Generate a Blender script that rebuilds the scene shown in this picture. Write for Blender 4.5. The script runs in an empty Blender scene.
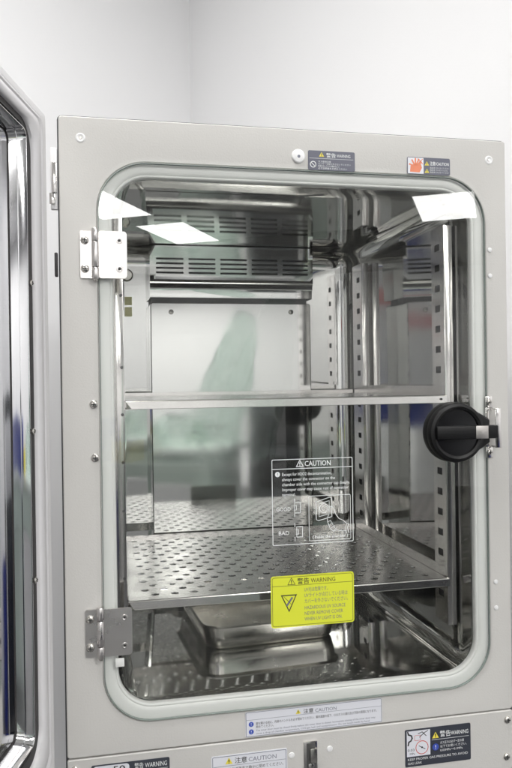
import bpy, bmesh, math, random
from mathutils import Vector, Matrix
random.seed(3)
S = bpy.context.scene
C = S.collection
W = 0.62            # width of the cabinet face (m)
ZT = 1.60           # height of the top of the cabinet face above the floor
PI = math.pi

# ------------------------------------------------------------------ materials
def new_mat(name):
    m = bpy.data.materials.new(name); m.use_nodes = True
    nt = m.node_tree
    return m, nt, nt.nodes['Principled BSDF']

def simple(name, col, rough=0.5, metal=0.0, spec=0.5, bump=0.0, bscale=200.0, var=0.0, vscale=8.0, coat=0.0, rvar=0.0):
    m, nt, b = new_mat(name)
    N, L = nt.nodes, nt.links
    b.inputs['Base Color'].default_value = (*col, 1)
    b.inputs['Roughness'].default_value = rough
    b.inputs['Metallic'].default_value = metal
    b.inputs['Specular IOR Level'].default_value = spec
    b.inputs['Coat Weight'].default_value = coat
    tc = N.new('ShaderNodeTexCoord')
    if var or rvar:
        nz = N.new('ShaderNodeTexNoise'); nz.inputs['Scale'].default_value = vscale; nz.inputs['Detail'].default_value = 6
        L.new(tc.outputs['Object'], nz.inputs['Vector'])
        if var:
            r = N.new('ShaderNodeMapRange'); r.inputs['To Min'].default_value = 1 - var; r.inputs['To Max'].default_value = 1 + var
            L.new(nz.outputs['Fac'], r.inputs['Value'])
            mx = N.new('ShaderNodeVectorMath'); mx.operation = 'SCALE'; mx.inputs[0].default_value = col
            L.new(r.outputs['Result'], mx.inputs['Scale']); L.new(mx.outputs[0], b.inputs['Base Color'])
        if rvar:
            r2 = N.new('ShaderNodeMapRange'); r2.inputs['From Min'].default_value = .3; r2.inputs['From Max'].default_value = .7
            r2.inputs['To Min'].default_value = max(.02, rough - rvar); r2.inputs['To Max'].default_value = rough + rvar
            L.new(nz.outputs['Fac'], r2.inputs['Value']); L.new(r2.outputs['Result'], b.inputs['Roughness'])
    if bump:
        nb = N.new('ShaderNodeTexNoise'); nb.inputs['Scale'].default_value = bscale; nb.inputs['Detail'].default_value = 3
        L.new(tc.outputs['Object'], nb.inputs['Vector'])
        bp = N.new('ShaderNodeBump'); bp.inputs['Strength'].default_value = bump; bp.inputs['Distance'].default_value = 0.002
        L.new(nb.outputs['Fac'], bp.inputs['Height']); L.new(bp.outputs['Normal'], b.inputs['Normal'])
    return m

M = {}
M['paint'] = simple('warm_grey_paint', (.592, .580, .556), .40, bump=.10, bscale=420, var=.03, vscale=9, rvar=.08)
M['white_paint'] = simple('white_paint', (.77, .763, .77), .38, var=.015)
M['door_gasket'] = simple('white_rubber', (.71, .70, .712), .45, var=.02, vscale=20)
M['gasket'] = simple('pale_rubber', (.80, .808, .785), .4)
M['dark_rim'] = simple('dark_rim_grey', (.05, .05, .055), .5)
M['channel'] = simple('grey_channel', (.035, .032, .033), .6)
M['steel'] = simple('polished_steel', (.62, .62, .605), .05, 1.0, bump=.035, bscale=7, rvar=.03, vscale=14)
M['steel_soft'] = simple('satin_steel', (.74, .74, .72), .055, 1.0, bump=.025, bscale=9, rvar=.025, vscale=10)
M['steel_shelf'] = simple('shelf_steel', (.88, .875, .855), .22, 1.0, bump=.012, bscale=18, rvar=.05, vscale=20)
M['steel_hinge'] = simple('hinge_steel', (.72, .70, .68), .16, 1.0, rvar=.04, vscale=30)
M['hinge_plate'] = simple('hinge_plate_steel', (.66, .635, .62), .30, 1.0, rvar=.06, vscale=40, bump=.03, bscale=60)
M['steel_tray'] = simple('tray_steel', (.72, .70, .66), .22, 1.0, bump=.06, bscale=25, rvar=.08, vscale=18, var=.06)
M['door_steel'] = simple('door_steel', (.74, .74, .75), .07, 1.0, bump=.02, bscale=5)
M['screw'] = simple('screw_steel', (.60, .58, .54), .25, 1.0)
M['slot_dark'] = simple('slot_shadow', (.06, .06, .06), .6)
M['cap'] = simple('white_plastic', (.82, .82, .82), .3)
M['black'] = simple('black_plastic', (.006, .006, .0065), .42, spec=.28, bump=.05, bscale=600)
M['black_gloss'] = simple('black_glossy_plastic', (.008, .008, .009), .12)
M['silver'] = simple('brushed_silver', (.50, .48, .46), .4, 1.0)
M['ink_white'] = simple('white_ink', (.78, .80, .80), .5)
M['ink_black'] = simple('black_ink', (.03, .03, .03), .5)
M['ink_grey'] = simple('grey_ink', (.16, .17, .22), .5)
M['ink_blue'] = simple('blue_ink', (.05, .09, .42), .45)
M['ink_red'] = simple('red_ink', (.62, .08, .05), .45)
M['ink_orange'] = simple('orange_ink', (.80, .24, .12), .45)
M['ink_yellow'] = simple('yellow_ink', (.80, .68, .08), .45)
M['label_dark'] = simple('dark_label', (.045, .05, .065), .35)
M['label_slate'] = simple('slate_label', (.085, .09, .13), .35)
M['label_white'] = simple('white_label', (.74, .75, .80), .35)
M['label_back'] = simple('label_backing', (.30, .31, .30), .5)
M['label_yellow'] = simple('yellow_label', (.72, .76, .05), .38)
M['wall'] = simple('matt_white_wall', (.80, .80, .81), .85, spec=.2, bump=.08, bscale=160, var=.012, vscale=1.2)
M['wall_near'] = simple('matt_off_white_wall', (.81, .81, .82), .85, spec=.2, bump=.08, bscale=160, var=.012, vscale=1.2)
M['ceiling'] = simple('ceiling_tile', (.80, .80, .79), .9, spec=.1)
M['floor'] = simple('grey_vinyl_floor', (.075, .075, .08), .35, var=.1, vscale=3)
M['lamp_frame'] = simple('lamp_frame_white', (.8, .8, .8), .4)
M['reflection_dark_bar'] = simple('reflection_dark_grey', (.10, .10, .105), .6)
M['bench_top'] = simple('bench_top_grey', (.62, .66, .64), .35)
M['bench_green'] = simple('pale_green_laminate', (.46, .54, .50), .45)
M['card'] = simple('brown_cardboard', (.36, .20, .09), .8, var=.1)
M['bluebin'] = simple('blue_plastic', (.02, .035, .26), .4)
M['dark_equip'] = simple('dark_grey_casing', (.045, .05, .055), .45)
M['white_unit'] = simple('white_casing', (.72, .73, .75), .4)
M['redstripe'] = simple('red_plastic', (.60, .20, .20), .4)
M['sticker'] = simple('pale_sticker', (.50, .48, .22), .5)
M['darkmetal'] = simple('stand_metal', (.32, .32, .33), .4, .6)

# thin clear pane: straight-through light plus a mirror film that grows towards grazing (Schlick)
def glass_mat(name, tint, extra=0.0, rough=0.0, smudge_haze=0.0):
    m = bpy.data.materials.new(name); m.use_nodes = True
    nt = m.node_tree; N, L = nt.nodes, nt.links; N.clear()
    out = N.new('ShaderNodeOutputMaterial'); mix = N.new('ShaderNodeMixShader')
    tr = N.new('ShaderNodeBsdfTransparent'); tr.inputs['Color'].default_value = (*tint, 1)
    gl = N.new('ShaderNodeBsdfGlossy'); gl.inputs['Roughness'].default_value = rough
    lw = N.new('ShaderNodeLayerWeight'); lw.inputs['Blend'].default_value = .5
    pw = N.new('ShaderNodeMath'); pw.operation = 'POWER'; pw.inputs[1].default_value = 5
    ma = N.new('ShaderNodeMath'); ma.operation = 'MULTIPLY_ADD'; ma.inputs[1].default_value = .95; ma.inputs[2].default_value = .030 + extra
    L.new(lw.outputs['Facing'], pw.inputs[0]); L.new(pw.outputs[0], ma.inputs[0]); L.new(ma.outputs[0], mix.inputs['Fac'])
    L.new(tr.outputs[0], mix.inputs[1]); L.new(gl.outputs[0], mix.inputs[2])
    if not smudge_haze: L.new(mix.outputs[0], out.inputs['Surface']); return m
    tc = N.new('ShaderNodeTexCoord'); mp = N.new('ShaderNodeMapping'); mp.inputs['Scale'].default_value = (5, 1, 2.2); mp.inputs['Rotation'].default_value = (0, .5, 0)
    nz = N.new('ShaderNodeTexNoise'); nz.inputs['Scale'].default_value = 1.6; nz.inputs['Detail'].default_value = 7; nz.inputs['Roughness'].default_value = .62
    L.new(tc.outputs['Object'], mp.inputs['Vector']); L.new(mp.outputs[0], nz.inputs['Vector'])
    r = N.new('ShaderNodeMapRange'); r.inputs['From Min'].default_value = .42; r.inputs['From Max'].default_value = .78; r.inputs['To Min'].default_value = .002; r.inputs['To Max'].default_value = smudge_haze
    L.new(nz.outputs['Fac'], r.inputs['Value'])
    df = N.new('ShaderNodeBsdfDiffuse'); df.inputs['Color'].default_value = (.85, .86, .85, 1)  # faint smudges that also paint a pale haze over the pane
    m2 = N.new('ShaderNodeMixShader'); L.new(r.outputs['Result'], m2.inputs['Fac']); L.new(mix.outputs[0], m2.inputs[1]); L.new(df.outputs[0], m2.inputs[2]); L.new(m2.outputs[0], out.inputs['Surface'])
    return m
M['glass'] = glass_mat('clear_glass', (.986, .989, .985), smudge_haze=.010)
M['glass_edge'] = simple('glass_edge', (.24, .28, .26), .2)
M['film'] = glass_mat('green_film', (.86, .94, .90), .14, .12)

def emit(name, col, s):
    m = bpy.data.materials.new(name); m.use_nodes = True
    nt = m.node_tree; nt.nodes.clear()
    o = nt.nodes.new('ShaderNodeOutputMaterial'); e = nt.nodes.new('ShaderNodeEmission')
    e.inputs['Color'].default_value = (*col, 1); e.inputs['Strength'].default_value = s
    nt.links.new(e.outputs[0], o.inputs['Surface']); return m
M['lamp'] = emit('lamp_diffuser', (1, .99, .97), 21)

# ------------------------------------------------------------------ mesh builder
def rrect(x0, x1, z0, z1, r, n=8):
    pts = []
    for cx, cz, a0 in ((x1 - r, z1 - r, 0), (x0 + r, z1 - r, 90), (x0 + r, z0 + r, 180), (x1 - r, z0 + r, 270)):
        for k in range(n + 1):
            a = math.radians(a0 + 90 * k / n)
            pts.append((cx + r * math.cos(a), cz + r * math.sin(a)))
    return pts

class MB:
    def __init__(self):
        self.bm = bmesh.new(); self.mats = []
    def mi(self, m):
        if m not in self.mats: self.mats.append(m)
        return self.mats.index(m)
    def loft(self, loops, m, cap0=False, cap1=False):
        i = self.mi(m); bm = self.bm
        vs = [[bm.verts.new(p) for p in lp] for lp in loops]
        n = len(vs[0])
        for a, b in zip(vs, vs[1:]):
            for k in range(n):
                try:
                    f = bm.faces.new((a[k], a[(k + 1) % n], b[(k + 1) % n], b[k])); f.material_index = i
                except ValueError: pass
        if cap0: f = bm.faces.new(vs[0][::-1]); f.material_index = i
        if cap1: f = bm.faces.new(vs[-1]); f.material_index = i
    def prism(self, pts, y0, y1, m, side=None):       # outline in x-z, between y0 (front) and y1
        lo = [(x, y0, z) for x, z in pts]; hi = [(x, y1, z) for x, z in pts]
        self.loft([lo, hi], side or m)
        i = self.mi(m)
        for lp, rev in ((lo, 1), (hi, 0)):
            v = [self.bm.verts.new(p) for p in lp]
            f = self.bm.faces.new(v[::-1] if rev else v); f.material_index = i
    def box(self, x0, x1, y0, y1, z0, z1, m, bev=0.0):
        i = self.mi(m); bm = self.bm
        r = bmesh.ops.create_cube(bm, size=1)
        for v in r['verts']:
            v.co = Vector(((x0 + x1) / 2 + v.co.x * (x1 - x0), (y0 + y1) / 2 + v.co.y * (y1 - y0), (z0 + z1) / 2 + v.co.z * (z1 - z0)))
        fs = {f for v in r['verts'] for f in v.link_faces}
        for f in fs: f.material_index = i
        if bev:
            es = list({e for f in fs for e in f.edges})
            g = bmesh.ops.bevel(bm, geom=es, offset=bev, segments=2, affect='EDGES', profile=.5)
            for f in g['faces']: f.material_index = i
    def lathe(self, c, prof, m, axis='y', n=28):       # prof: (radius, offset along the axis)
        loops = []
        for r, h in prof:
            lp = []
            for k in range(n):
                a = 2 * PI * k / n; u, v = r * math.cos(a), r * math.sin(a)
                if axis == 'y': lp.append((c[0] + u, c[1] + h, c[2] + v))
                elif axis == 'z': lp.append((c[0] + u, c[1] + v, c[2] + h))
                else: lp.append((c[0] + h, c[1] + u, c[2] + v))
            loops.append(lp)
        self.loft(loops, m, True, True)
    def screw(self, x, y, z, r, m, ms, h=.0022):
        self.lathe((x, y, z), [(r, 0), (r * .98, -h * .45), (r * .7, -h * .85), (r * .35, -h)], m, 'y', 18)
        for a, b in ((.62, .13), (.13, .62)):
            self.box(x - r * a, x + r * a, y - h * 1.12, y - h * .7, z - r * b, z + r * b, ms)
    def text(self, s, x, y, z, size, m, align='LEFT', width=None, bold=0.0):
        c = bpy.data.curves.new('lettering', 'FONT'); c.body = s; c.size = size; c.resolution_u = 2
        c.align_x = align; c.offset = bold * size
        o = bpy.data.objects.new('lettering', c); C.objects.link(o)
        bpy.context.view_layer.update()
        me = bpy.data.meshes.new_from_object(o.evaluated_get(bpy.context.evaluated_depsgraph_get()))
        k = 1.0
        if width and len(me.vertices):
            xs = [v.co.x for v in me.vertices]; k = width / max(1e-6, max(xs) - min(xs))
        i = self.mi(m); vs = [self.bm.verts.new((x + v.co.x * k, y, z + v.co.y)) for v in me.vertices]
        for p in me.polygons:
            try:
                f = self.bm.faces.new([vs[q] for q in p.vertices]); f.material_index = i
            except ValueError: pass
        bpy.data.objects.remove(o); bpy.data.curves.remove(c); bpy.data.meshes.remove(me)
    def poly(self, pts, y, m):
        i = self.mi(m); f = self.bm.faces.new([self.bm.verts.new((x, y, z)) for x, z in pts]); f.material_index = i
    def ring(self, outer, inner, y, m):
        self.loft([[(x, y, z) for x, z in outer], [(x, y, z) for x, z in inner]], m)
    def stroke(self, pts, w, y, m):                    # flat printed line along a path
        for (xa, za), (xb, zb) in zip(pts, pts[1:]):
            d = Vector((xb - xa, zb - za)); l = d.length
            if l < 1e-7: continue
            d /= l; n = Vector((-d.y, d.x)) * w / 2; e = d * w * .4
            self.poly([(xa - e.x + n.x, za - e.y + n.y), (xa - e.x - n.x, za - e.y - n.y), (xb + e.x - n.x, zb + e.y - n.y), (xb + e.x + n.x, zb + e.y + n.y)], y, m)
    def circ(self, x, z, r, y, m, r2=None, n=24):
        o = [(x + r * math.cos(2 * PI * k / n), z + r * math.sin(2 * PI * k / n)) for k in range(n)]
        if r2 is None: self.poly(o, y, m)
        else: self.ring(o, [(x + r2 * math.cos(2 * PI * k / n), z + r2 * math.sin(2 * PI * k / n)) for k in range(n)], y, m)
    def warn(self, x, z, s, y, fill, mark):            # warning triangle with exclamation mark, base centre x, z
        self.poly([(x - s * .58, z), (x + s * .58, z), (x, z + s)], y, fill)
        self.poly([(x - s * .07, z + s * .3), (x + s * .07, z + s * .3), (x + s * .1, z + s * .7), (x - s * .1, z + s * .7)], y - .0001, mark)
        self.circ(x, z + s * .17, s * .085, y - .0001, mark, n=10)
    def warn_outline(self, x, z, s, y, m, w):
        p = [(x - s * .58, z), (x + s * .58, z), (x, z + s), (x - s * .58, z)]
        self.stroke(p, w, y, m)
        self.poly([(x - s * .06, z + s * .3), (x + s * .06, z + s * .3), (x + s * .08, z + s * .68), (x - s * .08, z + s * .68)], y, m)
        self.circ(x, z + s * .17, s * .075, y, m, n=10)
    def map(self, fn):
        for v in self.bm.verts: v.co = Vector(fn(v.co))
    def build(self, name, parent=None, base=None, smooth=35, fixn=False):
        if fixn: bmesh.ops.recalc_face_normals(self.bm, faces=self.bm.faces[:])
        b = Vector(base if base is not None else (parent['_b'] if parent is not None else (0, 0, 0)))
        for v in self.bm.verts: v.co -= b
        me = bpy.data.meshes.new(name); self.bm.to_mesh(me); self.bm.free()
        for m in self.mats: me.materials.append(m)
        if smooth:
            for p in me.polygons: p.use_smooth = True
            me.set_sharp_from_angle(angle=math.radians(smooth))
        o = bpy.data.objects.new(name, me); C.objects.link(o)
        if parent is not None: o.parent = parent
        else: o.location = b + Vector((0, 0, ZT))
        o['_b'] = list(b)
        return o

def thing(name, label, cat, base, group=None):
    o = bpy.data.objects.new(name, None); C.objects.link(o)
    o.empty_display_size = .05; o.location = Vector(base) + Vector((0, 0, ZT)); o['_b'] = list(base)
    o['label'] = label; o['category'] = cat
    if group: o['group'] = group
    return o
def tag(o, label, cat, group=None):
    o['label'] = label; o['category'] = cat
    if group: o['group'] = group
def struct(o): o['kind'] = 'structure'; return o

# ================================================================== THE INCUBATOR (coordinates: x right, y away, z relative to the top of its face)
inc = thing('incubator', 'large warm grey cabinet incubator with round-cornered glass inner door and polished steel chamber', 'incubator', (W / 2, .30, -.905))

# body shell
b = MB()
o0, o1 = rrect(-.002, W + .002, -.903, -.001, .006, 3), rrect(.004, W - .004, -.897, -.007, .004, 3)
b.loft([[(x, .012, z) for x, z in o1], [(x, .012, z) for x, z in o0], [(x, .70, z) for x, z in o0]], M['paint'])
b.prism(o0, .7005, .706, M['paint'])
b.build('cabinet_body', inc)
# thin dark strip round the rim of the front
b = MB()
oa, ob = rrect(-.0018, W + .0018, -.9028, .0018, .006, 3), rrect(.003, W - .003, -.898, -.003, .004, 3)
b.loft([[(x, .0105, z) for x, z in ob], [(x, .0045, z) for x, z in ob], [(x, .0045, z) for x, z in oa], [(x, .0105, z) for x, z in oa]], M['dark_rim'])
b.build('rim_strip', inc)

# front panel with the rounded opening
GX0, GX1, GZ0, GZ1, GR = .0475, .586, -.7755, -.0555, .062       # the glass pane
b = MB()
def frm(x0, x1, z0, z1, r, y): return [(x, y, z) for x, z in rrect(x0, x1, z0, z1, r, 10)]
def inset(e): return (GX0 - e, GX1 + e, GZ0 - e, GZ1 + e, GR + e)
b.loft([frm(.0, W, -.8135, 0, .004, .006), frm(.0, W, -.8135, 0, .004, .0012), frm(.0012, W - .0012, -.8123, -.0012, .003, 0),
        frm(*inset(.014), 0), frm(*inset(.010), .0006), frm(*inset(.0026), .0007), frm(*inset(.0016), .0016), frm(*inset(.0016), .0062)], M['paint'])
b.build('front_panel', inc, smooth=30)
# lower cover below the seam
b = MB()
b.loft([frm(.0, W, -.900, -.8150, .003, .006), frm(.0, W, -.900, -.8150, .003, .0006), frm(.0012, W - .0012, -.8988, -.8162, .002, -.0006),], M['paint'], False, True)
b.build('lower_cover', inc, smooth=30)

# gasket behind the glass
CX0, CX1, CZ0, CZ1, CR = .061, .559, -.7545, -.076, .030             # chamber
OX0, OX1, OZ0, OZ1, OR = .0655, .5665, -.7555, -.0735, .046         # clear opening
b = MB()
def mixr(t): return tuple(a + (c - a) * t for a, c in zip((GX0 - .004, GX1 + .004, GZ0 - .004, GZ1 + .004, GR + .004), (OX0, OX1, OZ0, OZ1, OR)))
prof = [(0, .0048), (.10, .0046), (.17, .0040), (.28, .0038), (.45, .0034), (.62, .0036), (.76, .0042), (.81, .0054), (.84, .0047), (.92, .0050), (.975, .0068), (.995, .0100), (1, .0125)]
b.loft([frm(*mixr(t), y) for t, y in prof], M['gasket'])
b.build('door_gasket', inc, smooth=60)

# chamber liner: rounded box open to the front
b = MB()
Rb = .034; Yb = .50
loops = [frm(OX0, OX1, OZ0, OZ1, OR, .0127), frm(OX0 - .0005, OX1 + .0005, OZ0, OZ1, OR, .0180), frm(CX0, CX1, CZ0, CZ1, CR, .0270)]
for y in (.06, .12, .2, .3, .4): loops.append(frm(CX0, CX1, CZ0, CZ1, CR, y))
for k in range(0, 11):
    a = PI / 2 * k / 10; i = Rb * (1 - math.cos(a))
    loops.append(frm(CX0 + i, CX1 - i, CZ0 + i, CZ1 - i, max(.004, CR - i), Yb - Rb + Rb * math.sin(a)))
b.loft(loops, M['steel'], False, True)
liner = b.build('chamber_liner', inc, smooth=50)
# round ports in the rear wall and the maker's yellow stickers
b = MB()
b.lathe((.101, .499, -.128), [(.012, 0), (.012, -.004), (.0095, -.006), (.0095, -.003)], M['steel_tray'], 'y', 24); b.build('port', liner)
for z0, z1 in ((-.186, -.170), (-.208, -.190)):
    b = MB(); b.box(.096, .110, .4975, .499, z0, z1, M['sticker']); b.build('sticker', liner)

# fan duct in front of the rear wall: upper housing with louvre slots, lower plate, dark gap between
duct = MB()
DX0, DX1, DY = .142, .462, .445
cols, rows = 5, 4
x_edges = [DX0 + .006]; cw = (DX1 - DX0 - .012) / cols
zt, zb = CZ1 - .002, -.158
def slot_panel(mb, x0, x1, z0, z1, y, th, slots, m, md, md_off=.02):
    xs = sorted({x0, x1, *[s[0] for s in slots], *[s[1] for s in slots]}); zs = sorted({z0, z1, *[s[2] for s in slots], *[s[3] for s in slots]})
    i = mb.mi(m); bm = mb.bm; hole = lambda x, z: any(s[0] < x < s[1] and s[2] < z < s[3] for s in slots)
    for a, c in zip(xs, xs[1:]):
        for d, e in zip(zs, zs[1:]):
            if hole((a + c) / 2, (d + e) / 2): continue
            f = bm.faces.new([bm.verts.new(p) for p in ((a, y, d), (c, y, d), (c, y, e), (a, y, e))]); f.material_index = i
    for s in slots:
        ring0 = [(s[0], y, s[2]), (s[1], y, s[2]), (s[1], y, s[3]), (s[0], y, s[3])]
        mb.loft([ring0, [(p[0], y + th, p[2]) for p in ring0]], m)
    if md: mb.poly([(x0 + .002, z0 + .002), (x1 - .002, z0 + .002), (x1 - .002, z1 - .002), (x0 + .002, z1 - .002)], y + md_off, md)  # dark sheet behind the slots paints the shade inside them
slots = []
for c in range(cols):
    for r in range(rows):
        xa = DX0 + .008 + c * cw + .004; slots.append((xa, xa + cw - .010, -.1010 - r * .0088 - .0036, -.1010 - r * .0088))
slot_panel(duct, DX0, DX1, -.142, zt, DY, .003, slots, M['steel_soft'], M['slot_dark'])
# rounded lower lip and the sides
lip = [(DY, -.142), (DY + .001, -.148), (DY + .004, -.153), (DY + .006, -.160), (DY + .006, -.176)]
for (ya, za), (yb, zb2) in zip(lip, lip[1:]):
    i = duct.mi(M['steel_soft']); f = duct.bm.faces.new([duct.bm.verts.new(p) for p in ((DX0, ya, za), (DX1, ya, za), (DX1, yb, zb2), (DX0, yb, zb2))]); f.material_index = i
for x in (DX0, DX1):
    i = duct.mi(M['steel']); f = duct.bm.faces.new([duct.bm.verts.new(p) for p in ((x, DY, zt), (x, Yb - .001, zt), (x, Yb - .001, -.176), (x, DY + .004, -.176), (x, DY + .004, -.153), (x, DY, -.142))]); f.material_index = i
bmesh.ops.remove_doubles(duct.bm, verts=duct.bm.verts[:], dist=.00002)
duct.build('fan_duct', inc, smooth=40)
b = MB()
b.box(DX0 + .004, DX1 - .010, DY + .016, Yb - .002, -.188, -.174, M['slot_dark'])  # dark block stands in for the shade in the gap
b.build('duct_gap_shade', inc)
b = MB()
b.loft([[(x, Yb - .001, z) for x, z in rrect(DX0, .456, -.735, -.1865, .004, 4)], [(x, DY + .0015, z) for x, z in rrect(DX0, .456, -.735, -.1865, .004, 4)],
        [(x, DY, z) for x, z in rrect(DX0 + .0015, .4545, -.7335, -.188, .003, 4)]], M['steel_soft'], False, True)
dp = b.build('duct_plate', inc, smooth=30)
for x, z in ((.181, -.204), (.416, -.203)):
    b = MB(); b.screw(x, DY - .0004, z, .0048, M['screw'], M['slot_dark'], .003); b.build('screw', dp)

# shelf posts with square slots
def post(side, yf, yd, holes_front):
    b = MB(); x_in = .5415 if side > 0 else W - .5415; x_out = x_in + side * .0135
    z0, z1 = -.700, -.114
    # slotted face (in the y-z plane): build as an x-z panel and turn it
    sl = []
    z = z1 - .03
    while z > z0 + .02:
        sl.append((yf + .012, yf + .028, z - .005, z + .005)); z -= .0302
    t = MB(); slot_panel(t, yf, yd, z0, z1, 0, .0015, sl, M['steel_hinge'], M['slot_dark'], .006)
    t.map(lambda v: (x_in + side * v.y, v.x, v.z))
    tmp = bpy.data.meshes.new('t'); t.bm.to_mesh(tmp); t.bm.free()
    b.mi(M['steel_hinge']); b.mi(M['slot_dark']); b.bm.from_mesh(tmp); bpy.data.meshes.remove(tmp)
    b.box(min(x_in, x_out), max(x_in, x_out), yf - .0016, yf - .0001, z0, z1, M['steel_hinge'], .0004)
    if holes_front:
        for z in (-.222, -.318, -.381, -.445, -.51, -.60):
            b.lathe(((x_in + x_out) / 2 - side * .004, yf - .0017, z), [(.0021, 0), (.0021, -.0004)], M['slot_dark'], 'y', 10)
    xa = x_out - side * .0012
    b.box(min(x_out, xa), max(x_out, xa), yf, yf + .03, z0, z1, M['steel_hinge'])
    return b.build('shelf_post', inc, smooth=30)
post(1, .040, .080, False); post(-1, .040, .080, True); post(1, .385, .437, False); post(-1, .385, .437, False)

# shelf rails
SH = (-.376, -.643)        # lower edge of each shelf's front lip
for zl in SH:
    for side in (1, -1):
        b = MB(); X = lambda v: W / 2 + side * (v - W / 2)
        def bx(x0, x1, *r): b.box(min(X(x0), X(x1)), max(X(x0), X(x1)), *r)
        bx(.5404, .5414, .046, .434, zl + .001, zl + .0275, M['steel_hinge'])
        bx(.5404, .5414, .044, .066, zl + .028, zl + .034, M['steel_hinge'])
        bx(.5404, .5414, .39, .425, zl + .028, zl + .034, M['steel_hinge'])
        bx(.524, .5402, .05, .43, zl + .0005, zl + .0015, M['steel_hinge'])
        b.build('shelf_rail', inc)

# ---- printed labels on the face
def label(name, parent, x0, x1, z0, z1, y, bg, draw, r=.002, th=.0005, lab=None):
    b = MB(); b.prism(rrect(x0, x1, z0, z1, r, 5), y - th, y - .00005, bg)
    b.poly(rrect(x0, x1, z0, z1, r, 5), y - .00002, M['label_back'])
    draw(b, y - th - .00012); o = b.build(name, parent, smooth=0)
    if lab: o['label'] = lab
    return o
IW, IB, IG, IBL = M['ink_white'], M['ink_black'], M['ink_grey'], M['ink_blue']
def top_warning(b, y):
    b.warn(.3455, -.0355, .0062, y, M['ink_yellow'], IB)
    b.text('警告', .352, y, -.0358, .0066, IW, width=.0135, bold=.006)
    b.text('WARNING', .367, y, -.0355, .0058, IW, width=.0195)
    b.stroke([(.3285, -.0380), (.3905, -.0380)], .0004, y, IW)
    b.circ(.3335, -.0463, .0044, y, IW, .0034); b.stroke([(.3306, -.0436), (.3363, -.0490)], .0009, y, IW)
    for k, s in enumerate(('ガス使用注意', 'センサーを取り外さないでください', '電源を切ってから作業すること', '必ず説明書をお読みください')):
        b.text(s, .3405, y, -.0432 - k * .0030, .0027, IW, width=(.018, .046, .030, .041)[k])
label('warning_label', inc, .3265, .393, -.0540, -.0275, 0, M['label_slate'], top_warning, lab='dark warning label with white prohibition sign')
def top_caution(b, y):
    b.poly([(.4705, -.0522), (.494, -.0522), (.494, -.0302), (.4705, -.0302)], y, M['label_white'])
    import random as R; g = R.Random(4)
    cx, cz = .4815, -.0425      # hot-surface hand pictogram in orange
    b.poly([(.4735, -.050), (.488, -.0505), (.4915, -.044), (.4895, -.0375), (.480, -.0385), (.4745, -.0415)], y - .0001, M['ink_orange'])
    for a, l in ((35, .011), (62, .0115), (88, .011), (118, .010), (160, .009)):
        r = math.radians(a); b.stroke([(cx + .003 * math.cos(r), cz + .003 * math.sin(r)), (cx + l * math.cos(r), cz + l * math.sin(r))], .0021, y - .0002, M['ink_orange'])
    b.stroke([(.4855, -.0318), (.4925, -.0385)], .0011, y - .0003, M['ink_orange']); b.stroke([(.4925, -.0318), (.4855, -.0385)], .0011, y - .0003, M['ink_orange'])
    for zz, t in ((-.0403, '注意/CAUTION'), (-.0505, '注意/CAUTION')):
        b.warn(.4990, zz, .0058, y, M['ink_yellow'], IB)
    b.text('注意/CAUTION', .5035, y, -.0395, .0060, IW, width=.0285, bold=.015)
    for k, w in enumerate((.029, .027, .0285)): b.text('高温注意 さわらないでください', .5035, y, -.0442 - k * .0031, .0026, IW, width=w)
label('caution_label', inc, .4695, .534, -.0530, -.0293, 0, M['label_slate'], top_caution, lab='dark caution label with orange hand picture')
def low_caution(b, y):
    b.ring(rrect(.230, .4208, -.8108, -.7785, .001, 5), rrect(.2306, .4202, -.8102, -.7791, .0008, 5), y, IG)
    b.warn(.302, -.7873, .0062, y, M['ink_yellow'], IB)
    b.text('注意', .309, y, -.7873, .0068, IB, width=.014, bold=.006); b.text('CAUTION', .3255, y, -.7873, .0064, IG, width=.030)
    b.stroke([(.231, -.7888), (.420, -.7888)], .0004, y, IG)
    for z in (-.7945, -.8045): b.circ(.2372, z, .0034, y, IBL); b.text('!', .2372, y - .0001, z - .0020, .0056, IW, 'CENTER')
    b.text('扉を開ける前に、内扉のハンドルを必ず閉めてください。庫内温度の低下、CO2ガスの漏れ及び汚染の原因になります。', .2435, y, -.7958, .0042, IB, width=.170)
    b.text('閉めてください。', .2435, y, -.8002, .0040, IB, width=.024)
    b.text('The inner door must be closed firmly before the outer door is closed. Incomplete closing of the inner door may', .2435, y, -.8045, .0034, IG, width=.168)
    b.text('cause a drop of chamber temperature, CO2 gas leak and contamination. Do not touch inside by hand.', .2435, y, -.8085, .0034, IG, width=.160)
label('caution_label', inc, .2295, .4213, -.8113, -.7780, 0, M['label_white'], low_caution, lab='long white bilingual caution label under the glass')
YL = -.0006
def low_caution2(b, y):
    b.ring(rrect(.1845, .2845, -.8985, -.8325, .0015, 5), rrect(.1852, .2838, -.8978, -.8332, .001, 5), y, IG)
    b.warn(.2065, -.8432, .0085, y, M['ink_yellow'], IB)
    b.text('注意', .214, y, -.8428, .0085, IB, width=.0165, bold=.008); b.text('CAUTION', .2325, y, -.8428, .0080, IG, width=.038)
    b.stroke([(.186, -.8455), (.283, -.8455)], .0005, y, IG)
    for k in range(4):
        b.text(('ドアは必ず両手で静かに閉めてください。', '手をはさむおそれがあります。', 'Close the door gently with both hands.', 'Be careful not to get fingers caught.')[k], .196, y, -.8525 - k * .0078, .0052, IB, width=(.083, .06, .08, .075)[k])
    b.circ(.1905, -.851, .0033, y, IBL)
label('caution_label', inc, .1832, .2858, -.8990, -.8312, YL, M['label_white'], low_caution2, lab='white caution label on the lower cover')
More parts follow.
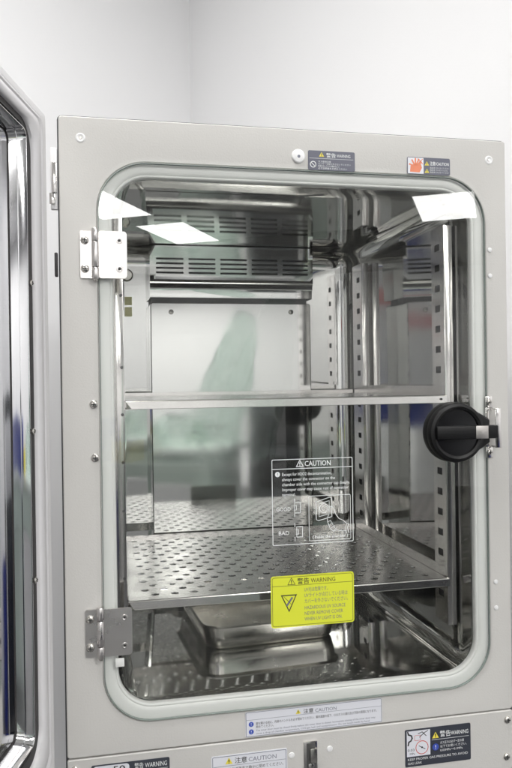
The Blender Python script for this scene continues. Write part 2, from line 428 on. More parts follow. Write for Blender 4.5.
def gas_label(b, y):
    b.poly([(.4570, -.8640), (.4920, -.8640), (.4920, -.8285), (.4570, -.8285)], y, M['label_white'])
    y2 = y - .0001
    b.circ(.4795, -.8525, .0096, y2, M['ink_red'], .0084); b.circ(.4795, -.8525, .0086, y2 - .00005, M['label_white'])
    b.stroke([(.4750, -.8500), (.4840, -.8550)], .0009, y2 - .0001, IB); b.circ(.4795, -.8525, .0013, y2 - .0001, IB)
    b.stroke([(.4585, -.8295), (.4595, -.8330), (.4640, -.8350), (.4650, -.8385), (.4630, -.8420), (.4600, -.8435), (.4590, -.8480)], .0020, y2, IB)
    b.stroke([(.4740, -.8330), (.4800, -.8310), (.4860, -.8370)], .0010, y2, IB); b.stroke([(.4760, -.8380), (.4830, -.8325), (.4885, -.8300)], .0010, y2, IB)
    b.ring(rrect(.4685, .4775, -.8425, -.8350, .001, 4), rrect(.4690, .4770, -.8420, -.8355, .0008, 4), y2, M['ink_red'])
    b.text('0.03', .4580, y2, -.8565, .0048, IB, width=.010); b.text('MPa', .4610, y2, -.8615, .0040, IB, width=.0075)
    b.warn(.5000, -.8420, .0088, y, M['ink_yellow'], IB)
    b.text('警告', .5065, y, -.8405, .0092, IW, width=.0165, bold=.008); b.text('WARNING', .5235, y, -.8400, .0078, IW, width=.0265, bold=.01)
    b.stroke([(.4945, -.8440), (.5505, -.8440)], .0005, y, IW)
    b.circ(.5000, -.8545, .0048, y, IBL); b.text('!', .5000, y - .0001, -.8575, .0085, IW, 'CENTER')
    for k, s in enumerate(('ガス圧力は必ず一定の値', '以下でお使いください。', '0.03MPa～0.1MPa')): b.text(s, .5068, y, -.8508 - k * .0053, .0043, IW, width=(.036, .040, .034)[k])
    b.text('KEEP PROPER GAS PRESSURE TO AVOID', .4580, y, -.8695, .0046, IW, width=.0905); b.text('GAS LEAK', .4580, y, -.8750, .0046, IW, width=.021)
label('warning_label', inc, .4545, .5535, -.8780, -.8262, YL, M['label_dark'], gas_label, lab='dark gas pressure warning label with red gauge picture')
def left_label(b, y):
    b.prism(rrect(.0315, .0770, -.8930, -.8262, .004, 5), y, y + .0001, M['label_white'])
    b.circ(.0385, -.8340, .0055, y - .0002, IB, .0040); b.stroke([(.0345, -.8300), (.0425, -.8380)], .0012, y - .0002, IB)
    b.text('50', .0560, y - .0002, -.8355, .0110, IB, width=.0150, bold=.008)
    b.text('警告 WARNING', .0835, y, -.8345, .0085, IW, width=.0415, bold=.006)
    b.stroke([(.0790, -.8375), (.1260, -.8375)], .0005, y, IW)
label('warning_label', inc, .0295, .1285, -.8950, -.8245, YL, M['label_dark'], left_label, lab='dark warning label with a white symbol field')

# screws, caps and plugs on the face
for x, z in ((.0270, -.0270), (.5945, -.0280)):
    b = MB(); b.lathe((x, .0, z), [(.0062, 0), (.0060, -.0005), (.0046, -.0010), (.0034, -.0006), (.0018, .0)], M['cap'], 'y', 24)
    b.lathe((x, -.0001, z), [(.0021, 0), (.0016, -.0007)], M['screw'], 'y', 12); b.build('screw_cap', inc)
b = MB(); b.lathe((.313, 0, -.0365), [(.0095, 0), (.0093, -.0012), (.0080, -.0024), (.0035, -.0030)], M['cap'], 'y', 28)
b.lathe((.313, -.0029, -.0372), [(.0022, 0), (.0018, -.0004)], M['ink_grey'], 'y', 12); b.build('plug', inc)
for x, z in ((.594, -.156), (.594, -.193), (.5965, -.630), (.5965, -.667)):
    b = MB(); b.lathe((x, 0, z), [(.0034, 0), (.0031, -.0007), (.0015, -.0011)], M['cap'], 'y', 16); b.build('plug', inc)
for x, z in ((.292, -.842), (.3455, -.8395)):
    b = MB(); b.lathe((x, -.0006, z), [(.0042, 0), (.0038, -.0008), (.002, -.0012)], M['cap'], 'y', 16); b.build('plug', inc)
for x, z in ((.039, -.3655), (.040, -.4335)):
    b = MB(); b.screw(x, 0, z, .0052, M['screw'], M['slot_dark'], .0030); b.build('screw', inc)
for x, z in ((.6155, -.8285), (.6135, -.881), (.0130, -.8275)):
    b = MB(); b.screw(x - .004, -.0006, z, .0050, M['screw'], M['slot_dark'], .0030); b.build('screw', inc)
# small latch catch in the lower cover
b = MB()
b.box(.3085, .3275, -.0024, -.0007, -.872, -.8255, M['steel_hinge'], .0005)
b.box(.3125, .3245, -.0034, -.0025, -.8660, -.8275, M['slot_dark'])
b.box(.3165, .3260, -.0085, -.0036, -.8520, -.8330, M['screw'], .001); b.box(.3140, .3220, -.0065, -.0036, -.866, -.8535, M['steel_hinge'], .001)
b.build('catch', inc)
# strike bracket beside the knob
b = MB()
for z in (-.3730, -.4445):
    b.box(.5835, .5945, -.0016, -.0001, z - .008, z + .008, M['steel_hinge'], .0006)
    b.screw(.589, -.0017, z, .0040, M['screw'], M['slot_dark'], .0022)
b.box(.5835, .5885, -.0016, -.0001, -.437, -.381, M['steel_hinge'], .0004)
b.box(.5900, .5945, -.0150, -.0018, -.384, -.3815, M['steel_hinge'], .0005); b.box(.5900, .5945, -.0150, -.0018, -.4370, -.4345, M['steel_hinge'], .0005)
b.box(.5900, .5990, -.0172, -.0152, -.437, -.3815, M['steel_hinge'], .0006)
b.build('strike_bracket', inc)

# ---- the glass inner door
b = MB()
gl = rrect(GX0, GX1, GZ0, GZ1, GR, 16); gi = rrect(GX0 + .0008, GX1 - .0008, GZ0 + .0008, GZ1 - .0008, GR - .0008, 16)
b.loft([[(x, -.0022, z) for x, z in gi], [(x, -.0014, z) for x, z in gl], [(x, .0022, z) for x, z in gl], [(x, .0030, z) for x, z in gi]], M['glass_edge'])
i = b.mi(M['glass'])
for y in (-.0022, .0030):
    f = b.bm.faces.new([b.bm.verts.new((x, y, z)) for x, z in gi]); f.material_index = i
gd = b.build('glass_door', inc, smooth=0)
GY = -.0022
# hinges
def hinge(zc):
    b = MB(); h = .0300
    hs = M['hinge_plate']
    b.prism(rrect(.0248, .0405, zc - h, zc + h, .0022, 4), -.0028, -.0006, hs)
    for z in (zc - h * .60, zc + h * .60): b.screw(.0305, -.0029, z, .0052, M['screw'], M['slot_dark'], .0032)
    pts = rrect(.0465, .0830, zc - h, zc + h, .0045, 5)
    b.prism(pts, -.0052, -.0026, hs)
    b.box(.0400, .0475, -.0052, -.0028, zc - h * .53, zc + h * .53, hs, .0003)
    for z in (zc - h * .60, zc + h * .60): b.lathe((.0735, -.0053, z), [(.0042, 0), (.0038, -.0006), (.0024, -.0007), (.0014, .0)], hs, 'y', 16); b.lathe((.0735, -.0055, z), [(.0012, 0), (.0010, -.0006)], M['slot_dark'], 'y', 10)
    for z0, z1 in ((zc + h * .56, zc + h * 1.10), (zc - h * .53, zc + h * .53), (zc - h * 1.05, zc - h * .56)):
        b.lathe((.0435, -.0060, z0), [(.0040, 0), (.0044, .0006), (.0044, z1 - z0 - .0006), (.0040, z1 - z0)], hs, 'z', 20)
    b.lathe((.0435, -.0060, zc - h * 1.13), [(.0025, 0), (.0030, .001), (.0030, .003)], M['screw'], 'z', 14)
    # loop frame of the fixed leaf seen beside the barrel
    return b.build('hinge', gd, smooth=35)
hinge(-.1755); hinge(-.6560)
# clear plastic wedge below the lower hinge
b = MB(); b.box(.0615, .0725, -.004, -.0024, -.701, -.690, M['gasket'], .0005); b.build('glass_clip', gd)

# black round knob latch
KX, KZ = .5285, -.4135
b = MB()
R1 = .0420
def tear(R, xr, hz, n=26):
    d = math.hypot(xr, hz); a0 = math.atan2(hz, xr) + math.acos(R / d)
    pts = [(KX + R * math.cos(a0 + (2 * PI - 2 * a0) * k / n), KZ + R * math.sin(a0 + (2 * PI - 2 * a0) * k / n)) for k in range(n + 1)]
    return pts + [(KX + xr, KZ - hz), (KX + xr, KZ + hz)]
b.loft([[(x, y, z) for x, z in tear(R, xr, hz)] for R, xr, hz, y in ((R1, .054, .019, GY - .0003), (R1, .054, .018, -.010), (R1 - .0015, .053, .015, -.015), (R1 - .006, .048, .011, -.017))], M['black'], True, True)
b.lathe((KX, -.014, KZ), [(R1 - .0005, 0), (R1 - .0005, -.007), (R1 - .002, -.0105), (R1 - .006, -.012), (R1 - .0095, -.0105), (R1 - .0105, -.007)], M['black'], 'y', 48)
knob = b.build('knob', gd, smooth=40)
b = MB()
b.lathe((KX, -.0160, KZ), [(R1 - .0098, -.0060), (R1 - .013, -.0030), (R1 - .02, -.0012), (.008, -.0006)], M['black_gloss'], 'y', 40)
b.build('dish', knob, smooth=60)
b = MB(); b.box(KX - .0325, KX + .0590, -.0290, -.0185, KZ - .0092, KZ + .0092, M['black'], .002); b.build('grip', knob)
b = MB(); b.box(KX + .0245, KX + .0430, -.0300, -.0288, KZ - .0088, KZ + .0088, M['silver'], .0004); b.build('grip_insert', knob)

# white print on the glass
b = MB(); y = GY - .0002; x0, x1, z0, z1 = .2695, .3830, -.5590, -.4440
b.ring(rrect(x0, x1, z0, z1, .002, 5), rrect(x0 + .0009, x1 - .0009, z0 + .0009, z1 - .0009, .0014, 5), y, IW)
b.stroke([(x0, -.4570), (x1, -.4570)], .0009, y, IW)
b.warn_outline(.3085, -.4545, .0085, y, IW, .0011); b.text('CAUTION', .3150, y, -.4540, .0098, IW, width=.0365, bold=.01)
b.circ(.2775, -.4640, .0035, y, IW); b.text('!', .2775, y - .0001, -.4664, .0064, IB, 'CENTER')
for k, (s, w) in enumerate((('Except for H2O2 decontamination,', .069), ('always cover the connector on the', .074), ('chamber side with the connector cap deeply.', .095), ('Improper cover may cause rust of connector', .093), ('terminal.', .0185))):
    b.text(s, .2835, y, -.4663 - k * .0068, .0058, IW, width=w, bold=.006)
b.text('GOOD', .2750, y, -.5135, .0078, IW, width=.0195); b.text('BAD', .2775, y, -.5455, .0078, IW, width=.0145)
for zc, dx in ((-.5095, 0), (-.5420, .0025)):
    xx = .3005
    b.stroke([(xx, zc + .0120), (xx, zc + .0070)], .0009, y, IW); b.stroke([(xx, zc - .0070), (xx, zc - .0120)], .0009, y, IW)
    b.stroke([(xx + dx, zc - .0070), (xx + dx, zc + .0070), (xx + dx + .0080, zc + .0070), (xx + dx + .0080, zc - .0070), (xx + dx, zc - .0070)], .0009, y, IW)
    b.stroke([(xx + dx - .001, zc - .003), (xx + dx + .0025, zc - .003), (xx + dx + .0025, zc + .003), (xx + dx - .001, zc + .003)], .0008, y, IW)
ring_o, ring_i = rrect(.3200, .3795, -.5555, -.4945, .002, 5), rrect(.3207, .3788, -.5548, -.4952, .0014, 5)
b.ring(ring_o, ring_i, y, IW)
# hand pushing the cap on the connector
b.stroke([(.3305, -.5030), (.3305, -.5270), (.3335, -.5285), (.3525, -.5240), (.3525, -.4990), (.3495, -.4975), (.3305, -.5030)], .0009, y, IW)
b.stroke([(.3345, -.5060), (.3345, -.5230), (.3490, -.5200), (.3490, -.5020), (.3345, -.5060)], .0007, y, IW)
b.circ(.3415, -.5120, .0065, y, IW, .0057); b.circ(.3425, -.5125, .0040, y, IW, .0034)
b.stroke([(.3500, -.5105), (.3525, -.5095), (.3555, -.5125), (.3575, -.5200), (.3625, -.5270), (.3690, -.5300), (.3735, -.5345), (.3755, -.5350)], .0009, y, IW)
b.stroke([(.3475, -.5130), (.3490, -.5190), (.3460, -.5260), (.3465, -.5310), (.3495, -.5390), (.3545, -.5440), (.3590, -.5425), (.3680, -.5440), (.3730, -.5440)], .0009, y, IW)
for q in range(4): b.stroke([(.3462 + q * .0028, -.5310 - q * .0040), (.3505 + q * .0026, -.5290 - q * .0036), (.3520 + q * .002, -.5320 - q * .0036)], .0007, y, IW)
b.stroke([(.3735, -.5345), (.3715, -.5400), (.3730, -.5470)], .0009, y, IW); b.stroke([(.3765, -.5350), (.3745, -.5400), (.3765, -.5470)], .0009, y, IW)
b.text('( Inside the chamber )', .3500, y, -.5520, .0052, IW, 'CENTER', width=.050, bold=.01)
o = b.build('printed_caution', gd, smooth=0); o['label'] = 'white caution text and hand drawing printed on the glass'
# yellow UV warning label
def uv(b, y):
    x0, x1, z0, z1 = .2660, .3825, -.6690, -.6000
    b.ring(rrect(x0 + .0018, x1 - .0018, z0 + .0018, z1 - .0018, .003, 5), rrect(x0 + .0023, x1 - .0023, z0 + .0023, z1 - .0023, .0026, 5), y, IB)
    b.stroke([(x0 + .002, -.6135), (x1 - .002, -.6135)], .0005, y, IB)
    b.warn_outline(.2945, -.6122, .0088, y, IB, .0007); b.text('警告', .3025, y, -.6116, .0088, IB, width=.0165, bold=.008); b.text('WARNING', .3215, y, -.6112, .0082, IB, width=.0345)
    T = [(.2795, -.6255), (.3020, -.6255), (.2908, -.6490)]
    def tri(s): 
        cx, cz = .29077, -.6333; return [(cx + (px - cx) * s, cz + (pz - cz) * s) for px, pz in T]
    b.poly(tri(1.0), y, IB); b.poly(tri(.80), y - .0001, M['label_yellow'])
    b.stroke([(.2880, -.6395), (.2950, -.6300)], .0026, y - .0002, IG)
    for d in (-.0030, -.0005, .0022): b.stroke([(.2865 + d, -.6305 - d), (.2915 + d, -.6360 - d)], .0005, y - .0003, IB)
    for k, (s, w) in enumerate((('UV光は危険です。', .033), ('UVライトが点灯している時は', .061), ('カバーを外さないでください。', .061))): b.text(s, .3120, y, -.6225 - k * .0078, .0066, IG, width=w)
    for k, (s, w) in enumerate((('HAZARDOUS UV SOURCE', .0575), ('NEVER REMOVE COVER', .0540), ('WHEN UV LIGHT IS ON.', .0530))): b.text(s, .3120, y, -.6468 - k * .0076, .0066, IG, width=w)
label('warning_label', gd, .2660, .3825, -.6690, -.6000, GY, M['label_yellow'], uv, r=.004, lab='bright yellow ultraviolet warning label on the glass')

# ---- the opened outer door
DA = math.radians(14)
D0 = Vector((-.0125, -.034, 0)); ds = Vector((-math.sin(DA), -math.cos(DA), 0)); dn = Vector((math.cos(DA), -math.sin(DA), 0))
def dmap(v): 
    p = D0 + ds * v.x - dn * v.y; return (p.x, p.y, v.z)          # local x along the door, local -y out of its inner face
LZ0, LZ1, LL = -.8130, -.0135, .622
def dl(e, y, r, bot=0): return [(x, y, z) for x, z in rrect(e, LL - e, LZ0 + e, LZ1 - .58 * e, r, 10)]
b = MB()
b.loft([dl(.006, .062, .004), dl(0, .056, .005), dl(0, .003, .005), dl(.0010, .0006, .005), dl(.003, 0, .005), dl(.0150, 0, .006), dl(.0156, .0022, .006), dl(.0180, .0022, .006), dl(.0184, .0, .006), dl(.050, .0, .02), dl(.050, .003, .02), dl(.074, .003, .012)], M['white_paint'], True, False)
b.map(dmap); door = b.build('outer_door', inc, smooth=40); door['label'] = 'opened outer door with white rubber seal and mirror steel lining'
b = MB()
b.loft([dl(.0195, -.0002, .008), dl(.0200, -.0022, .008), dl(.0225, -.0034, .009), dl(.0270, -.0036, .011), dl(.0290, -.0014, .012), dl(.0310, -.0014, .013),
        dl(.0330, -.0038, .015), dl(.0430, -.0042, .020), dl(.0490, -.0030, .024), dl(.0505, -.001, .032), dl(.0508, .0026, .032)], M['door_gasket'])
b.map(dmap); b.build('door_seal', door, smooth=60)
b = MB()
b.loft([dl(.0509, .0024, .032), dl(.0600, .0024, .030), dl(.0604, .0010, .030), dl(.0650, .0010, .028), dl(.0654, .0024, .028), dl(.0718, .0024, .018)], M['channel']); b.map(dmap); b.build('seal_channel', door)
b = MB()
b.loft([dl(.0719, .0024, .010), dl(.0722, -.0008, .010), dl(.0738, -.0010, .010), dl(.0744, .0000, .010), dl(.0768, .0082, .010), dl(.0774, .0078, .010), dl(.0780, .0086, .010), dl(.0804, .0166, .010)], M['door_steel'])
b.loft([dl(.0804, .0166, .010), dl(.0808, .0186, .010), dl(.0836, .0186, .010), dl(.0842, .0176, .010)], M['channel'])
b.loft([dl(.0842, .0176, .010), dl(.0850, .0172, .010), dl(.0900, .0172, .010)], M['door_steel'], False, True)
b.map(dmap); b.build('inner_lining', door, smooth=20)
for z in (-.225, -.392, -.560):
    b = MB(); b.screw(.0630, .0006, z, .0036, M['screw'], M['slot_dark'], .003); b.map(dmap); b.build('screw', door)
# hinge plates of the outer door at the cabinet's left edge
b = MB()
b.box(-.0105, -.0022, .0030, .0110, -.118, -.040, M['white_paint'], .001); b.box(-.0120, -.0050, .0005, .0028, -.112, -.098, M['steel_hinge'], .0006); b.box(-.0085, -.0028, -.002, .0028, -.098, -.060, M['steel_hinge'], .0006)
b.build('door_hinge', inc)
b = MB(); b.box(-.0070, -.0030, .001, .0095, -.203, -.173, M['channel'], .001); b.build('hinge_stop', inc)

# ================================================================== shelves (rest on the rails) and the water pan
def shelf_mesh():
    b = MB(); m = M['steel_shelf']; i = b.mi(m); bm = b.bm
    x0, x1, y0, y1, zt, th = .0812, .5388, .0362, .436, .0115, .0011
    nx, ny = 16, 16; mx, my = .010, .012
    px, py = (x1 - x0 - 2 * mx) / (nx + .5), (y1 - y0 - 2 * my) / ny
    R = .0056; n = 14
    for r in range(ny):
        ya, yb = y0 + my + r * py, y0 + my + (r + 1) * py; off = 0 if r % 2 else px / 2
        def quad(xa, xb):
            for z, rev in ((zt, 0), (zt - th, 1)):
                v = [bm.verts.new(p) for p in ((xa, ya, z), (xb, ya, z), (xb, yb, z), (xa, yb, z))]
                f = bm.faces.new(v[::-1] if rev else v); f.material_index = i
        quad(x0, x0 + mx + off); quad(x0 + mx + off + nx * px, x1)
        for c in range(nx):
            xa = x0 + mx + off + c * px; cx, cy = xa + px / 2, (ya + yb) / 2
            sq = []; ci = []
            for k in range(n):
                a = 2 * PI * (k + .5) / n; u, w = math.cos(a), math.sin(a); s = min(px / 2 / max(abs(u), 1e-6), py / 2 / max(abs(w), 1e-6))
                ci.append((cx + R * u, cy + R * w)); sq.append((cx + u * s, cy + w * s))
            # put true corners into the outer ring
            for k in range(n):
                a1, a2 = 2 * PI * (k + .5) / n, 2 * PI * (k + 1.5) / n
                pts = [sq[k]]
                for q, (sx, sy) in enumerate(((1, 1), (-1, 1), (-1, -1), (1, -1))):
                    ac = math.atan2(sy * py, sx * px) % (2 * PI)
                    if a1 < ac < a2: pts.append((cx + sx * px / 2, cy + sy * py / 2))
                pts.append(sq[(k + 1) % n])
                ring = pts + [ci[(k + 1) % n], ci[k]]
                for z, rev in ((zt, 0), (zt - th, 1)):
                    v = [bm.verts.new((p[0], p[1], z)) for p in ring]; f = bm.faces.new(v[::-1] if rev else v); f.material_index = i
            b.loft([[(p[0], p[1], zt) for p in ci], [(p[0], p[1], zt - th) for p in ci]], m)
    for ya, yb in ((y0, y0 + my), (y1 - my, y1)):
        b.box(x0, x1, ya, yb, zt - th, zt, m)
    # folded front lip (mitred ends), rear lip, side lips
    lipm = M['steel_hinge']; j = b.mi(lipm)
    lp = [(-.0002, zt + .0003), (-.0014, zt - .0002), (-.0022, zt - .0014), (-.00275, .0006), (-.0024, 0), (-.0008, .0004)]
    ends = ((x0 - .0012, .0), (x1 + .0012, .0))
    va = [bm.verts.new((x0 - .0015 + (zt - z) * .75, y0 + y, z)) for y, z in lp]; vb = [bm.verts.new((x1 + .0030, y0 + y, z)) for y, z in lp]
    for k in range(len(lp) - 1):
        f = bm.faces.new((va[k], vb[k], vb[k + 1], va[k + 1])); f.material_index = j
    f = bm.faces.new(vb); f.material_index = j; f = bm.faces.new(va[::-1]); f.material_index = j
    b.lathe((x1 - .0065, y0 - .0036, .0060), [(.0016, 0), (.0016, -.0006)], M['slot_dark'], 'y', 10)
    b.box(x0, x1, y1, y1 + .0012, zt - .010, zt + .006, lipm)
    for x in (x0 - .0012, x1 + .0001): b.box(x, x + .0011, y0 + .012, y1, zt - .009, zt, lipm)
    return b
sm = shelf_mesh()
base = (W / 2, .235, 0)
s1 = sm.build('steel_shelf', None, base, smooth=30); s1.location = (base[0], base[1], ZT + SH[0] + .0016)
s2 = s1.copy(); C.objects.link(s2); s2.location = (base[0], base[1], ZT + SH[1] + .0016)
tag(s1, 'upper perforated steel shelf, seen edge-on at eye level in the chamber', 'shelf', 'perforated shelves in the chamber')
tag(s2, 'lower perforated steel shelf, its round holes seen from above, over the water pan', 'shelf', 'perforated shelves in the chamber')

pan = MB(); zf = CZ0 + .0006
def pl(e, z, r): return [(x, y, z) for x, y in rrect(.188 + e, (.414) - e, .165 + e, .425 - e, r, 8)]
m = M['steel_tray']
H = 1.18
pan.loft([pl(.0105, zf + .0016, .024), pl(.0125, zf, .022)][::-1] + [pl(.0080, zf + .004, .026), pl(.0045, zf + .018 * H, .028), pl(.0030, zf + .0290 * H, .030), pl(.0010, zf + .0300 * H, .032), pl(-.0020, zf + .0312 * H, .034), pl(-.0026, zf + .0328 * H, .035),
          pl(-.0014, zf + .0338 * H, .034), pl(.0020, zf + .0332 * H, .031), pl(.0042, zf + .0300 * H, .029), pl(.0058, zf + .018 * H, .027), pl(.0100, zf + .0040, .024), pl(.0160, zf + .0018, .02)], m, True, True)
c0 = Vector((.300, .30, zf)); ra = math.radians(4)
pan.map(lambda v: c0 + Matrix.Rotation(ra, 3, 'Z') @ (v - c0))
o = pan.build('water_pan', None, c0, smooth=40); tag(o, 'shallow rectangular stainless water pan standing on the mirror floor of the chamber', 'pan')

# ================================================================== stand, room and what the steel mirrors
st = thing('cabinet_stand', 'low metal stand carrying the grey incubator', 'stand', (W / 2, .35, -ZT))
b = MB(); b.box(-.01, W + .01, .01, .71, -.945, -.9055, M['darkmetal'], .003); b.build('top_frame', st)
for x in (.02, W - .02):
    for y in (.05, .67):
        b = MB(); b.box(x - .02, x + .02, y - .02, y + .02, -ZT + .012, -.9455, M['darkmetal'], .002); b.lathe((x, y, -ZT), [(.025, 0), (.025, .006), (.012, .0115)], M['black'], 'z', 16); b.build('leg', st)

TH = math.radians(29.5)
U = Vector((math.cos(TH), math.sin(TH), 0)); V = Vector((math.sin(TH), -math.cos(TH), 0)); C0 = Vector((.344, 1.40, 0))
def room(a, c, z): p = C0 - U * a + V * c; return (p.x, p.y, z)       # a along the left-going wall, c along the right wall
LA, LC, ZC = 6.8, 7.95, 1.20
def sheet(name, q, m):
    b = MB(); i = b.mi(m); f = b.bm.faces.new([b.bm.verts.new(p) for p in q]); f.material_index = i
    return struct(b.build(name, None, (0, 0, 0), smooth=0))
sheet('floor', [room(0, 0, -ZT), room(LA, 0, -ZT), room(LA, LC, -ZT), room(0, LC, -ZT)], M['floor'])
sheet('ceiling', [room(0, 0, ZC), room(0, LC, ZC), room(LA, LC, ZC), room(LA, 0, ZC)], M['ceiling'])
sheet('wall_back', [room(0, 0, -ZT), room(LA, 0, -ZT), room(LA, 0, ZC), room(0, 0, ZC)], M['wall_near'])
sheet('wall_right', [room(0, 0, -ZT), room(0, LC, -ZT), room(0, LC, ZC), room(0, 0, ZC)], M['wall_near'])
sheet('wall_left', [room(LA, 0, -ZT), room(LA, LC, -ZT), room(LA, LC, ZC), room(LA, 0, ZC)], M['wall'])
sheet('wall_far', [room(0, LC, -ZT), room(LA, LC, -ZT), room(LA, LC, ZC), room(0, LC, ZC)], M['wall'])

b = MB(); b.box(.02, LA - .02, LC - .30, LC - .005, .80, ZC - .004, M['reflection_dark_bar'], .006); b.map(lambda v: Vector(room(v.x, v.y, v.z))); struct(b.build('reflection_dark_bar', None, (0, 0, 0)))  # unseen dark bar, added so the glass mirrors less bright wall

def light(cx, cy, lab):
    t = thing('ceiling_light', lab, 'ceiling light', (cx, cy, ZC - .02), 'ceiling lights')
    b = MB(); w, l = .245, .505
    def mp(v): p = Vector((cx, cy, 0)) + U * v.x + V * v.y; return (p.x, p.y, v.z)
    b.box(-w, w, -l, l, ZC - .019, ZC - .017, M['lamp']); b.map(mp); b.build('diffuser', t, smooth=0)
    b = MB(); b.box(-w - .02, w + .02, -l - .02, l + .02, ZC - .0165, ZC - .0005, M['lamp_frame']); b.map(mp); b.build('frame', t, smooth=0)
light(.06, -5.42, 'bright ceiling panel whose reflection fills the upper left corner of the glass')
light(.87, -6.56, 'bright ceiling panel whose reflection lies in front of the louvres')
light(3.06, -5.08, 'bright ceiling panel whose reflection fills the upper right corner of the glass')
for x, y in ((1.78, -2.82), (.95, -2.00), (-.25, -.22), (-1.40, -7.80), (-.62, -7.20), (-.58, -4.29)):  # unseen panels, added to brighten the near walls and the far room
    light(x, y, 'unseen ceiling panel added to brighten the walls and room, not mirrored in the glass')

def at(x, y):
    return Vector((x, y, 0))
def rot(b, x, y): b.map(lambda v: (Vector((x, y, 0)) + U * v.x - V * v.y * 1.0 + Vector((0, 0, v.z))))
# bench the rear wall mirrors (local: x along the bench, y away from the incubator is negative)
bench = thing('lab_bench', 'pale laboratory bench mirrored in the steel rear plate', 'bench', (.28, -2.68, -ZT))
b = MB(); b.box(-.60, .60, -.30, .30, -.735, -.700, M['bench_top'], .004); rot(b, .28, -2.68); b.build('bench_top', bench)
for x in (-.5, .5):
    b = MB(); b.box(x - .05, x + .05, -.27, .27, -ZT, -.7355, M['bench_green'], .003); rot(b, .28, -2.68); b.build('bench_leg', bench)
b = MB(); b.box(-.4495, .4495, .24, .26, -.90, -.7355, M['bench_green'], .003); rot(b, .28, -2.68); b.build('apron', bench)

for x, y, w, h, m, lab in ((.02, -2.62, .07, .20, 'bluebin', 'blue box at the left end of the bench, mirrored beside the rear plate'), (.17, -2.56, .05, .12, 'ink_yellow', 'small yellow box on the bench next to the blue box'), (.34, -2.72, .09, .16, 'white_unit', 'white box at the back of the bench behind the low bag')):
    b = MB(); b.box(-w, w, -.07, .07, -.6995, -.6995 + h * .8, M[m], .003); b.box(-w - .003, w + .003, -.073, .073, -.6995 + h * .8 + .0005, -.6995 + h, M[m] if m != 'ink_yellow' else M['white_unit'], .003); rot(b, x, y)
    o = b.build('storage_box', None, (x, y, -.6995)); tag(o, lab, 'box', 'boxes on the bench')

# crumpled green plastic bags standing and lying on the bench
def bag(x, y, z, rx, ry, h, lean, seed, lab):
    g = random.Random(seed); ph = [g.uniform(0, 6.3) for _ in range(6)]
    b = MB(); n = 64; loops = []
    for k in range(17):
        t = k / 16; lp = []; pinch = (1 - .62 * t ** 1.5) * (1 + .10 * math.sin(6 * t + ph[0]))
        for q in range(n):
            a = 2 * PI * q / n
            w = 1 + .10 * math.sin(3 * a + ph[1] + 4 * t) + .07 * math.sin(7 * a + ph[2] - 9 * t) + .04 * math.sin(13 * a + ph[3] + 15 * t)
            lp.append((rx * pinch * w * math.cos(a) + lean * t, ry * pinch * w * math.sin(a), z + h * t + .02 * math.sin(2 * a + ph[4]) * t))
        loops.append(lp)
    b.loft(loops, M['film'], False, True); rot(b, x, y); o = b.build('plastic_bag', None, (x, y, z), smooth=60)
    tag(o, lab, 'plastic bag', 'green plastic bags')
bag(.70, -2.50, -.699, .17, .13, .76, .20, 5, 'tall pale green translucent plastic bag mirrored in the rear plate')
bag(.46, -2.50, -.699, .24, .12, .17, .03, 9, 'low crumpled pale green plastic bag lying on the bench below the tall one')
b = MB(); b.box(-.42, .55, -.28, .22, -ZT + .0005, -.415, M['dark_equip'], .012)
for z in (-.62, -.86, -1.15): b.box(-.36, .30, .2205, .226, z - .09, z + .09, M['black_gloss'], .003)
b.box(.34, .50, .2205, .228, -.80, -.50, M['white_unit'], .003); rot(b, 1.36, -2.36)
o = b.build('instrument_rack', None, (1.36, -2.36, -ZT)); tag(o, 'dark floor standing instrument rack beside the bench, mirrored right of the pale bag', 'rack')
def bin_(x, y, z, w, d, h, lab):
    b = MB(); f = lambda e, zz: [(px, py, zz) for px, py in rrect(-w + e, w - e, -d + e, d - e, .02, 4)]
    b.loft([f(.025, z), f(0, z + h - .02), f(-.012, z + h - .02), f(-.012, z + h), f(.006, z + h), f(.03, z + .006)], M['bluebin'], True, True); rot(b, x, y)
    o = b.build('plastic_bin', None, (x, y, z)); tag(o, lab, 'bin', 'blue plastic bins')
bin_(1.72, -1.75, -ZT + .0005, .17, .17, .55, 'tall blue plastic bin standing on the floor before the dark rack')
tr = thing('storage_unit', 'tall white storage unit with a red stripe, mirrored in the chamber side wall', 'storage unit', (-.95, -2.55, -ZT))
b = MB(); b.box(-.35, .35, -.25, .20, -ZT, -.62, M['white_unit'], .006); rot(b, -.95, -2.55); b.build('base_cabinet', tr)
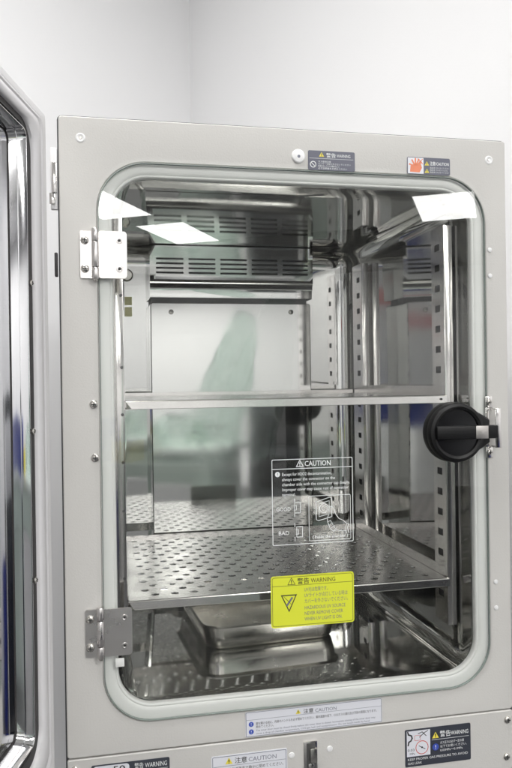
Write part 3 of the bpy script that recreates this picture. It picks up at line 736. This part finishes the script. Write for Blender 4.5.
b = MB(); b.box(-.35, .35, -.25, -.05, -.6195, .35, M['white_unit'], .006); rot(b, -.95, -2.55); b.build('back_panel', tr)
b = MB(); b.box(-.33, .33, -.0485, -.044, -.06, .02, M['redstripe']); rot(b, -.95, -2.55); b.build('stripe', tr)
bin_(-.78, -2.38, -.6185, .16, .10, .16, 'small blue plastic bin on the storage unit')
# ================================================================== world, camera, render settings
w = bpy.data.worlds.new('World'); S.world = w; w.use_nodes = True
w.node_tree.nodes['Background'].inputs['Color'].default_value = (.8, .82, .85, 1); w.node_tree.nodes['Background'].inputs['Strength'].default_value = .3
cam = bpy.data.cameras.new('camera'); co = bpy.data.objects.new('camera', cam); C.objects.link(co); S.camera = co
F = 739.12; yaw, pitch, roll = .2076, -.0017, .014
cam.sensor_fit = 'VERTICAL'; cam.sensor_height = 36; cam.sensor_width = 24; cam.lens = F / 768 * 36; cam.clip_start = .01; cam.clip_end = 100
fw = Vector((math.sin(yaw) * math.cos(pitch), math.cos(yaw) * math.cos(pitch), math.sin(pitch)))
rt = Vector((math.cos(yaw), -math.sin(yaw), 0)); dn_ = fw.cross(rt)
r2 = rt * math.cos(roll) + dn_ * math.sin(roll); d2 = dn_ * math.cos(roll) - rt * math.sin(roll)
mt = Matrix((( r2.x, -d2.x, -fw.x), (r2.y, -d2.y, -fw.y), (r2.z, -d2.z, -fw.z))).to_4x4()
mt.translation = Vector((.0475, -.9629, -.3409 + ZT)); co.matrix_world = mt
for o in list(S.objects):
    if '_b' in o: del o['_b']
S.view_settings.view_transform = 'Standard'; S.view_settings.look = 'None'; S.view_settings.exposure = -.05; S.view_settings.gamma = 1
cy = S.cycles
cy.use_adaptive_sampling = True; cy.adaptive_threshold = .004
cy.use_denoising = True; cy.denoiser = 'OPENIMAGEDENOISE'
cy.max_bounces = 14; cy.glossy_bounces = 12; cy.diffuse_bounces = 4; cy.transmission_bounces = 8; cy.transparent_max_bounces = 24
cy.caustics_reflective = True; cy.caustics_refractive = True; cy.sample_clamp_indirect = 6; cy.blur_glossy = .1
